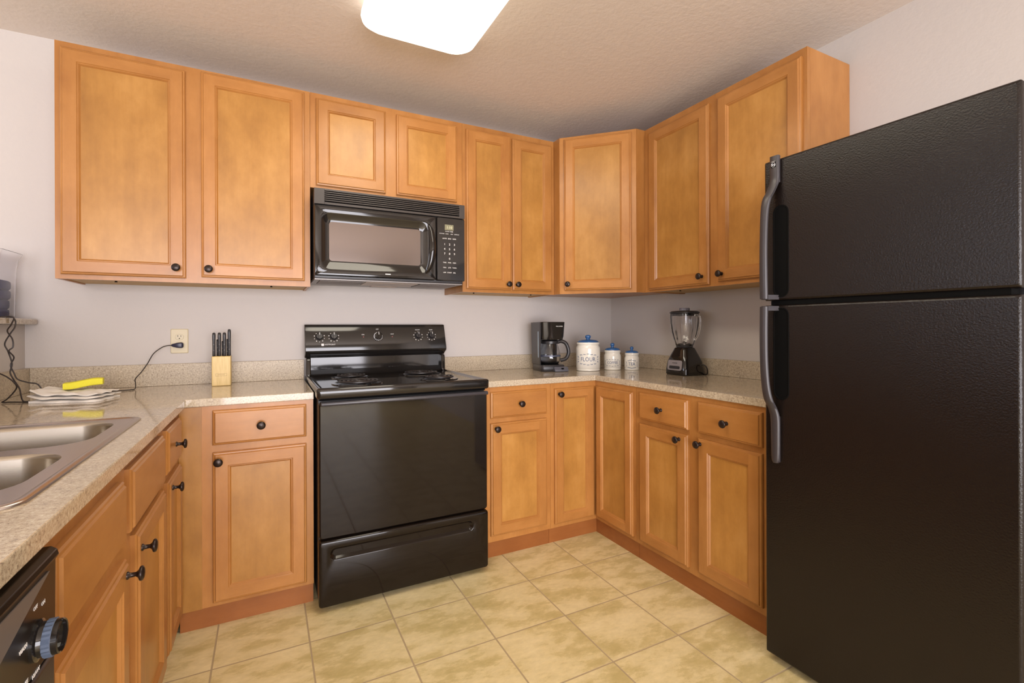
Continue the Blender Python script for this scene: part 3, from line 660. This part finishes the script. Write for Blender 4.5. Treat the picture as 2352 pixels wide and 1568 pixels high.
cable('dark cable hanging from the ledge in a wide twist to the counter', [(-1.135, -.275, 1.2148), (-1.085, -.262, 1.2148), (-1.062, -.262, 1.2165), (-1.046, -.272, 1.200), (-1.044, -.282, 1.175), (-1.054, -.290, 1.150), (-1.068, -.294, 1.112), (-1.058, -.296, 1.082), (-1.046, -.300, 1.036), (-1.049, -.306, 1.004), (-1.036, -.315, .976), (-1.014, -.335, .945), (-1.004, -.352, .920), (-.990, -.375, .9005), (-.968, -.392, .9002)])
cable('second dark cable twisted round the first below the ledge', [(-1.135, -.262, 1.2148), (-1.080, -.250, 1.2148), (-1.058, -.250, 1.2120), (-1.060, -.266, 1.184), (-1.062, -.290, 1.160), (-1.045, -.300, 1.130), (-1.042, -.304, 1.100), (-1.053, -.304, 1.085), (-1.042, -.296, 1.060), (-1.052, -.293, 1.030), (-1.042, -.296, 1.000), (-1.030, -.300, .976), (-1.000, -.300, .962), (-.972, -.300, .952), (-.950, -.302, .905), (-.945, -.315, .9002)])
cable('dark cable looping in from the left frame edge onto the counter', [(-1.062, -.50, 1.040), (-1.048, -.45, 1.022), (-1.020, -.42, .997), (-1.000, -.405, .966), (-1.004, -.395, .945), (-1.030, -.385, .912), (-1.045, -.380, .9005), (-1.020, -.385, .9000), (-.990, -.402, .9000), (-.962, -.405, .9000)])

# ------------------------------------------------------------------ towel and sponge
def towel_mesh(name, layers, w, d, th, bunch, parent):
    mb = MB(); nx, ny = 26, 20
    rnd = random.Random(3)
    ph = [(rnd.uniform(0, 6), rnd.uniform(0, 6), rnd.uniform(.7, 1.3)) for _ in range(layers)]
    for k in range(layers):
        g = .94+.06*rnd.random(); top = []; bot = []
        ox, oy = rnd.uniform(-.005, .005), rnd.uniform(-.005, .005)
        def hgt(u, v):
            a, b_, s_ = ph[0]
            wave = .0035*math.sin(5*u+a)*math.cos(4*v+b_)+.002*math.sin(11*u*s_+9*v)
            lift = bunch*max(0, -u-.25)**1.6
            env = 1-.35*max(0, abs(v)-.8)/.2
            return wave, lift, env
        for j in range(ny+1):
            for i in range(nx+1):
                u, v = -1+2*i/nx, -1+2*j/ny
                # rounded corners
                uu = u*(1-.04*v*v*v*v); vv = v*(1-.06*u*u*u*u)-.10*max(0, -u)**2*v
                edge = max(abs(u), abs(v)); e_ = (1-edge**8)
                x = uu*w/2*g+ox + .003*math.sin(7*v+k); y = vv*d/2*g+oy + .004*math.sin(6*u+k*1.7)
                wv, lf, en = hgt(u, v)
                zb = k*th + (k/layers)*(wv*1.4+.003) + lf*(k+.4)/layers
                zt = zb + th*(.52+.44*e_); zb += th*.30*(1-e_)
                if k == 0: zb = .0005
                top.append((x, y, zt)); bot.append((x, y, max(zb, .0005)))
        n = (nx+1)*(ny+1); fs = []
        I = lambda i, j: j*(nx+1)+i
        for j in range(ny):
            for i in range(nx):
                fs.append((I(i,j), I(i+1,j), I(i+1,j+1), I(i,j+1))); fs.append((n+I(i,j+1), n+I(i+1,j+1), n+I(i+1,j), n+I(i,j)))
        for i in range(nx): fs.append((n+I(i,0), n+I(i+1,0), I(i+1,0), I(i,0))); fs.append((I(i,ny), I(i+1,ny), n+I(i+1,ny), n+I(i,ny)))
        for j in range(ny): fs.append((I(0,j), I(0,j+1), n+I(0,j+1), n+I(0,j))); fs.append((n+I(nx,j), n+I(nx,j+1), I(nx,j+1), I(nx,j)))
        mb.add(top+bot, fs)
    return mb.build(name, M_TOW, parent, smooth=70)
tw = towel_mesh('dish_towel', 3, .235, .165, .0108, .036, None)
tw.location = (-.838, -.400, CT); tw.rotation_euler = (0, 0, R(-14)); tag(tw, 'folded white dish towel on the counter under the yellow sponge', 'towel')
mb = MB(); rings = []
for i in range(13):
    u = -1+2*i/12; e_ = .003*(u*u*u*u)
    z = .004*math.sin(2.4*u+.2)+.0035*u
    rings.append([(u*.058, p[0], p[1]+z) for p in rrect(.062-e_*2, .026-e_, .005, 3, 0, .013)])
mb.loft(rings); sg = mb.build('sponge', M_SPG, smooth=60); sg.location = (-.822, -.352, CT+.0450); sg.rotation_euler = (0, 0, R(8))
tag(sg, 'bright yellow kitchen sponge lying on the white towel', 'sponge')

# ------------------------------------------------------------------ knife block and knives
KB = thing('knife_block', 'pale wooden knife block on the counter left of the range', 'knife block', (-.3755, -.118, CT))
MB().box(-.0385, .0385, -.042, .042, .0005, .140).build('block', M_BLKW, KB, bevel=.003)
mb = MB()
for z in (.047, .0585): mb.box(-.023, .023, -.0424, -.0421, z, z+.0007)
for x in (-.023, .0223): mb.box(x, x+.0007, -.0424, -.0421, .047, .0592)
mb.box(-.014, .014, -.0424, -.0421, .0525, .0538); mb.build('stamp', M_BRN, KB)
GK = 'black-handled knives in the wooden block'
def knife(label, x, y, z0, ht, wd, dp):
    k = thing('kitchen_knife', label, 'knife', (-.3755+x, -.118+y, CT+.1403), 0, GK)
    zs = [0, .004, ht*.3, ht*.6, ht*.88, ht*.97, ht]
    ws = [.80, .92, .86, .90, 1.0, .92, .55]
    MB().loft([[(p[0], p[1], z) for p in rrect(wd*a, dp*a, wd*.42, 4)] for z, a in zip(zs, ws)]).build('handle', M_BLKS, k, smooth=60)
    mb = MB()
    for f in (.25, .5, .75): mb.lathe([(.0011, dp*.38), (.0011, dp*.45+.0002)], (0, 0, ht*f), 10, '-y')
    mb.build('rivets', M_GREY, k)
    return k
for i, (x, ht) in enumerate(((-.0305, .1105), (-.0085, .1110), (.0120, .1115), (.0320, .1265))):
    knife(('leftmost front knife handle standing in the wooden block', 'front knife handle second from left in the wooden block', 'front knife handle third from left in the wooden block', 'tallest black knife handle at the right of the wooden block')[i], x, -.022, 0, ht, .0135, .021)
for i, (x, ht) in enumerate(((-.0195, .078), (.0020, .070), (.0220, .080))):
    knife(('short rear knife handle showing in the left gap of the block', 'short rear knife handle showing in the middle gap of the block', 'short rear knife handle showing in the right gap of the block')[i], x, .018, 0, ht, .0085, .016)

# ------------------------------------------------------------------ coffee maker
CM = thing('coffee_maker', 'black drip coffee maker with glass carafe in the corner', 'coffee maker', (1.392, -.214, CT), R(-12))
cw, cdp = .150, .190
MB().loft([[(p[0], p[1], z) for p in rrect(a, b_, .02, 4, 0, c_)] for z, a, b_, c_ in ((.0005, .150, .190, 0), (.004, .154, .194, 0), (.034, .152, .192, 0), (.040, .146, .186, 0))]).build('base', M_BLKS, CM, smooth=50)
MB().loft([[(p[0], p[1], z) for p in rrect(a, b_, .018, 4, 0, c_)] for z, a, b_, c_ in ((.0402, .148, .070, .058), (.10, .150, .068, .059), (.1948, .156, .068, .060))]).build('water_tank', M_BLKS, CM, smooth=50)
MB().loft([[(p[0], p[1], z) for p in rrect(a, b_, .022, 4, 0, c_)] for z, a, b_, c_ in ((.195, .142, .172, .002), (.215, .150, .180, .002), (.295, .158, .192, .000), (.301, .160, .194, 0), (.3035, .154, .188, 0))]).build('brew_head', M_BLK, CM, smooth=50)
MB().loft([[(x, y, z) for x, y in ((-xo, -yo), (-xo+.006, -yo-.004), (-xo+.006, .093), (-xo, .090))] for z, xo, yo in ((.0402, .0785, .066), (.10, .0800, .068), (.200, .0825, .078), (.3015, .0850, .088))]).build('side_wall', M_BLKS, CM, bevel=.0015)
MB().loft([[(-xo-.0012, y, z), (-xo+.002, y, z), (-xo+.002, y+.016, z), (-xo-.0012, y+.016, z)] for z, xo, y in ((.085, .0797, -.050), (.245, .0836, -.058))]).build('water_gauge', M_COFG, CM)
MB().lathe([(.055, .0405), (.056, .043), (.054, .0445), (0, .0445)], (0, -.030, 0), 32).build('warming_plate', M_BLKM, CM)
MB().loft([[(x, y, z) for x, y in ((-.002, y_), (.086, y_), (.086, y_+d_), (-.002, y_+d_))] for z, y_, d_ in ((.001, -.128, .034), (.012, -.128, .034), (.030, -.112, .018))]).build('switch_plate', M_SWP, CM, bevel=.003)
MB().box(.040, .056, -.1255, -.118, .014, .0235).build('switch', M_BLKM, CM, bevel=.001)
text_mesh('MR.COFFEE', .0085).xf(Matrix.Translation((.038, -.0968, .276)) @ FRONT).build('logo_lettering', M_WHT, CM, smooth=0)
CF = MB().lathe([(.042, .0450), (.055, .0480), (.0640, .062), (.0665, .083), (.0630, .115), (.0550, .145), (.0470, .168), (.0455, .168), (.0535, .144), (.0615, .114), (.0650, .083), (.0625, .063), (.054, .0500), (0, .0480)], (0, -.030, 0), 36)
cf = CF.build('carafe', M_GLASS, CM, smooth=60)
MB().lathe([(.0672, .0900), (.0676, .0915), (.0665, .0985), (.0650, .1000)], (0, -.030, 0), 36).build('band', mat('carafe_band', (.10, .11, .16), .25, .4), cf, smooth=60)
MB().lathe([(.0475, .1685), (.0530, .170), (.0535, .184), (.044, .191), (0, .193)], (0, -.030, 0), 32).build('lid', M_BLKS, cf, smooth=50)
hpth = smooth_path([(.040, -.055, .178), (.062, -.066, .184), (.086, -.078, .172), (.100, -.084, .138), (.101, -.084, .105), (.086, -.076, .076), (.058, -.062, .066)], 6)
MB().tube(hpth, .0115, 10).build('handle', M_BLKS, cf, smooth=60)
mb = MB()
for z in (.088, .105, .122): mb.box(.020, .032, -.0895+.02*(z-.088), -.0890+.02*(z-.088), z, z+.0012)

# ------------------------------------------------------------------ canisters
def wrap_text(txt, size, r, z, ang, sx=1.0):
    tm = text_mesh(txt, size, .0004, sx=sx); mb = MB(); mb.f = tm.f; mb.m = tm.m
    mb.v = [((r+.0004+v[2])*math.sin(v[0]/r+0), -(r+.0004+v[2])*math.cos(v[0]/r), v[1]+z) for v in tm.v]
    return mb.xf(Matrix.Rotation(ang, 4, 'Z'))
def canister(label, x, y, r, hb, hk, txt, ts):
    """hb: height of the white body rim, hk: top of lid knob"""
    ang = math.atan2(-(y+2.783), x+.187)+PI/2
    ang = -math.atan2(x+.187, y+2.783)
    k = thing('canister', label, 'canister', (x, y, CT), 0, 'white canisters with blue lids')
    nk = hb-.030
    bd = MB().lathe([(r*.93, .0005), (r*.98, .004), (r*.98, .010), (r*.955, .013), (r, .017), (r, nk-.010), (r*.985, nk), (r*.90, nk+.008), (r*.90, nk+.014), (r*.955, nk+.018), (r*.965, nk+.024), (r*.92, hb), (r*.80, hb), (r*.80, .02), (0, .02)], seg=44).build('jar', M_CERW, k, smooth=45)
    d = hk-hb
    ld = MB().lathe([(r*.79, hb-.004), (r*.79, hb+.0006), (r*.885, hb+.001), (r*.89, hb+.004), (r*.76, hb+d*.26), (r*.45, hb+d*.36), (r*.18, hb+d*.40), (r*.155, hb+d*.50), (r*.21, hb+d*.60), (r*.25, hb+d*.76), (r*.21, hb+d*.92), (r*.10, hk), (0, hk)], seg=40).build('lid', M_CERB, k, smooth=50)
    wrap_text(txt, ts, r, nk*.50, ang, .85).build('lettering', M_BTXT, bd, smooth=0)
    # scroll ornament above, below and beside the word
    rn = random.Random(len(txt)); mb = MB(); W_ = ts*len(txt)*.62
    for sgn in (-1, 1):
        for i in range(5):
            a = (-.8+.4*i)*W_/2/r; zz = nk*.5+sgn*(ts*.62+ts*.22*(1-abs(-.8+.4*i)))
            for dx in (-1, 1):
                mb.tube([((r+.0005)*math.sin(a+dx*q_*.35*ts/r/2), -(r+.0005)*math.cos(a+dx*q_*.35*ts/r/2), zz+sgn*.16*ts*math.sin(q_*2.6)) for q_ in (0, .3, .6, .9, 1.2)], ts*.028, 5)
        for j in range(3):
            a = sgn*(W_/2+ts*.20)/r; zz = nk*.5+(j-1)*ts*.30
            mb.tube([((r+.0005)*math.sin(a+sgn*q_*.22*ts/r), -(r+.0005)*math.cos(a+sgn*q_*.22*ts/r), zz+(j-1)*.22*ts*q_) for q_ in (0, .5, 1.)], ts*.045, 5)
    mb.xf(Matrix.Rotation(ang, 4, 'Z')).build('scrollwork', M_BTXT, bd)
    return k
canister('largest white canister with blue lid, lettered FLOUR', 1.606, -.340, .0745, .176, .222, 'FLOUR', .036)
canister('middle-sized white canister with blue lid, lettered COFFEE', 1.776, -.368, .0535, .1235, .170, 'COFFEE', .0235)
canister('smallest white canister with blue lid, lettered TEA', 1.872, -.440, .0455, .1075, .147, 'TEA', .028)

# ------------------------------------------------------------------ blender
BL = thing('blender', 'black countertop blender with glass jar near the refrigerator', 'blender', (1.928, -.818, CT), R(-90))
mb = MB()
for_ = [(.0005, .154, .152, .03), (.006, .162, .160, .03), (.030, .162, .160, .032), (.074, .150, .148, .030), (.108, .126, .124, .028), (.140, .100, .098, .026), (.147, .096, .094, .026), (.153, .090, .088, .030)]
mb.loft([[(p[0], p[1], z) for p in rrect(a, b_, r_, 5)] for z, a, b_, r_ in for_]); mb.build('motor_base', M_BLK, BL, smooth=40)
lab = MB(); sl = math.atan2(.005, .036)
def onface(mb, x, z, lift): return mb.xf(Matrix.Translation((x, -.0800-lift+ (z-.030)*.136, z)) @ Matrix.Rotation(-.135, 4, 'X'))
lb = onface(MB().prism(rrect(.104, .056, .011, 5), 'y', -.0007, .0007), 0, .056, .0007).build('label_plate', M_LAB, BL, smooth=0)
onface(MB().prism(rrect(.076, .017, .006, 4), 'y', -.0016, .0008), 0, .044, .0010).build('button_strip', M_BLKS, lb, smooth=0)
onface(text_mesh('BLENDER', .0085).xf(FRONT), 0, .068, .0020).build('marking', M_BLKS, lb, smooth=0)
MB().lathe([(.042, .1533), (.0455, .155), (.047, .163), (.043, .165)], seg=32).build('jar_collar', M_BLKS, BL, smooth=50)
mb = MB(); N = 48
def flute(r_, z, amp): return [((r_+amp*math.cos(8*2*PI*i/N))*math.cos(2*PI*i/N), (r_+amp*math.cos(8*2*PI*i/N))*math.sin(2*PI*i/N), z) for i in range(N)]
mb.loft([flute(.041, .158, 0), flute(.047, .168, .001), flute(.060, .205, .0032), flute(.070, .245, .0036), flute(.0755, .290, .0030), flute(.0765, .345, .0006), flute(.0735, .345, .0006), flute(.0715, .290, .0005), flute(.066, .245, .0005), flute(.056, .205, .0005), flute(.042, .172, 0), flute(.033, .164, 0)])
jr = mb.build('jar', M_GLASS, BL, smooth=60)
MB().tube(smooth_path([(.056, 0, .336), (.086, 0, .330), (.092, 0, .305), (.089, 0, .262), (.075, 0, .222), (.055, 0, .198)], 5), .0055, 8).xf(Matrix.Translation((.017, 0, 0)) @ Matrix.Rotation(0, 4, 'Z')).build('jar_handle', M_GLASS, jr, smooth=60)
mb = MB()
for k in range(4):
    a = R(45+90*k); mb.add([Vector(p) @ Matrix.Rotation(-a, 3, 'Z') for p in ((0, -.004, .177), (.026, 0, .182+(k % 2)*.010), (0, .004, .177), (0, 0, .180))], [(0, 1, 2), (0, 1, 3), (1, 2, 3), (0, 3, 2)])
mb.lathe([(.006, .1655), (.006, .183), (0, .184)], seg=12); mb.build('blade', M_GREY, jr)
MB().lathe([(.071, .333), (.0725, .345), (.080, .3475), (.081, .354), (.070, .360), (.036, .362), (0, .362)], seg=40).build('lid', M_BLKS, BL, smooth=50)
MB().lathe([(.028, .3625), (.029, .374), (.027, .378), (0, .379)], seg=28).build('lid_cap', mat('cap_grey', (.20, .19, .22), .3), BL, smooth=50)
cp_ = smooth_path([(.0770, .035, .055), (.098, .040, .060), (.112, .045, .048), (.115, .050, .028), (.108, .056, .010), (.092, .062, .0045), (.070, .0785, .0042), (.03, .086, .0042)], 6)
MB().tube(cp_, .0034, 8).build('power_cable', M_CORD, BL)

# ------------------------------------------------------------------ clear bin with navy cloths on the ledge
BN = thing('storage_bin', 'clear flared plastic bin on the bar ledge at the left edge', 'bin', (-1.185, -.150, 1.2110))
mb = MB(); mb.loft([[(p[0], p[1], z) for p in rrect(a, b_, r_, 4)] for z, a, b_, r_ in ((.0005, .140, .150, .010), (.004, .146, .156, .012), (.20, .154, .164, .012), (.245, .166, .176, .012), (.268, .184, .194, .012), (.268, .177, .187, .010), (.244, .159, .169, .010), (.20, .147, .157, .010), (.006, .139, .149, .008))])
mb.build('tub', M_ACR, BN, smooth=50)
GN = 'navy cloths in the clear bin'
zz = 1.2110+.0075
for i, lab in enumerate(('lowest folded navy cloth in the clear bin', 'second folded navy cloth up in the clear bin', 'third folded navy cloth up in the clear bin', 'topmost folded navy cloth in the clear bin')):
    hh = .037; a = .126+.002*i
    o_ = MB().loft([[(p[0], p[1], z) for p in rrect(a*s_, (a+.008)*s_, .02, 4)] for z, s_ in ((0, .93), (.006, .99), (hh*.5, 1.0), (hh-.006, .99), (hh-.0008, .92))]).build('folded_cloth', M_NAVY, smooth=60)
    o_.location = (-1.185, -.150, zz); o_.rotation_euler = (0, 0, R((0, 1.5, -1.2, 1)[i])); zz += hh
    tag(o_, lab, 'cloth', GN)
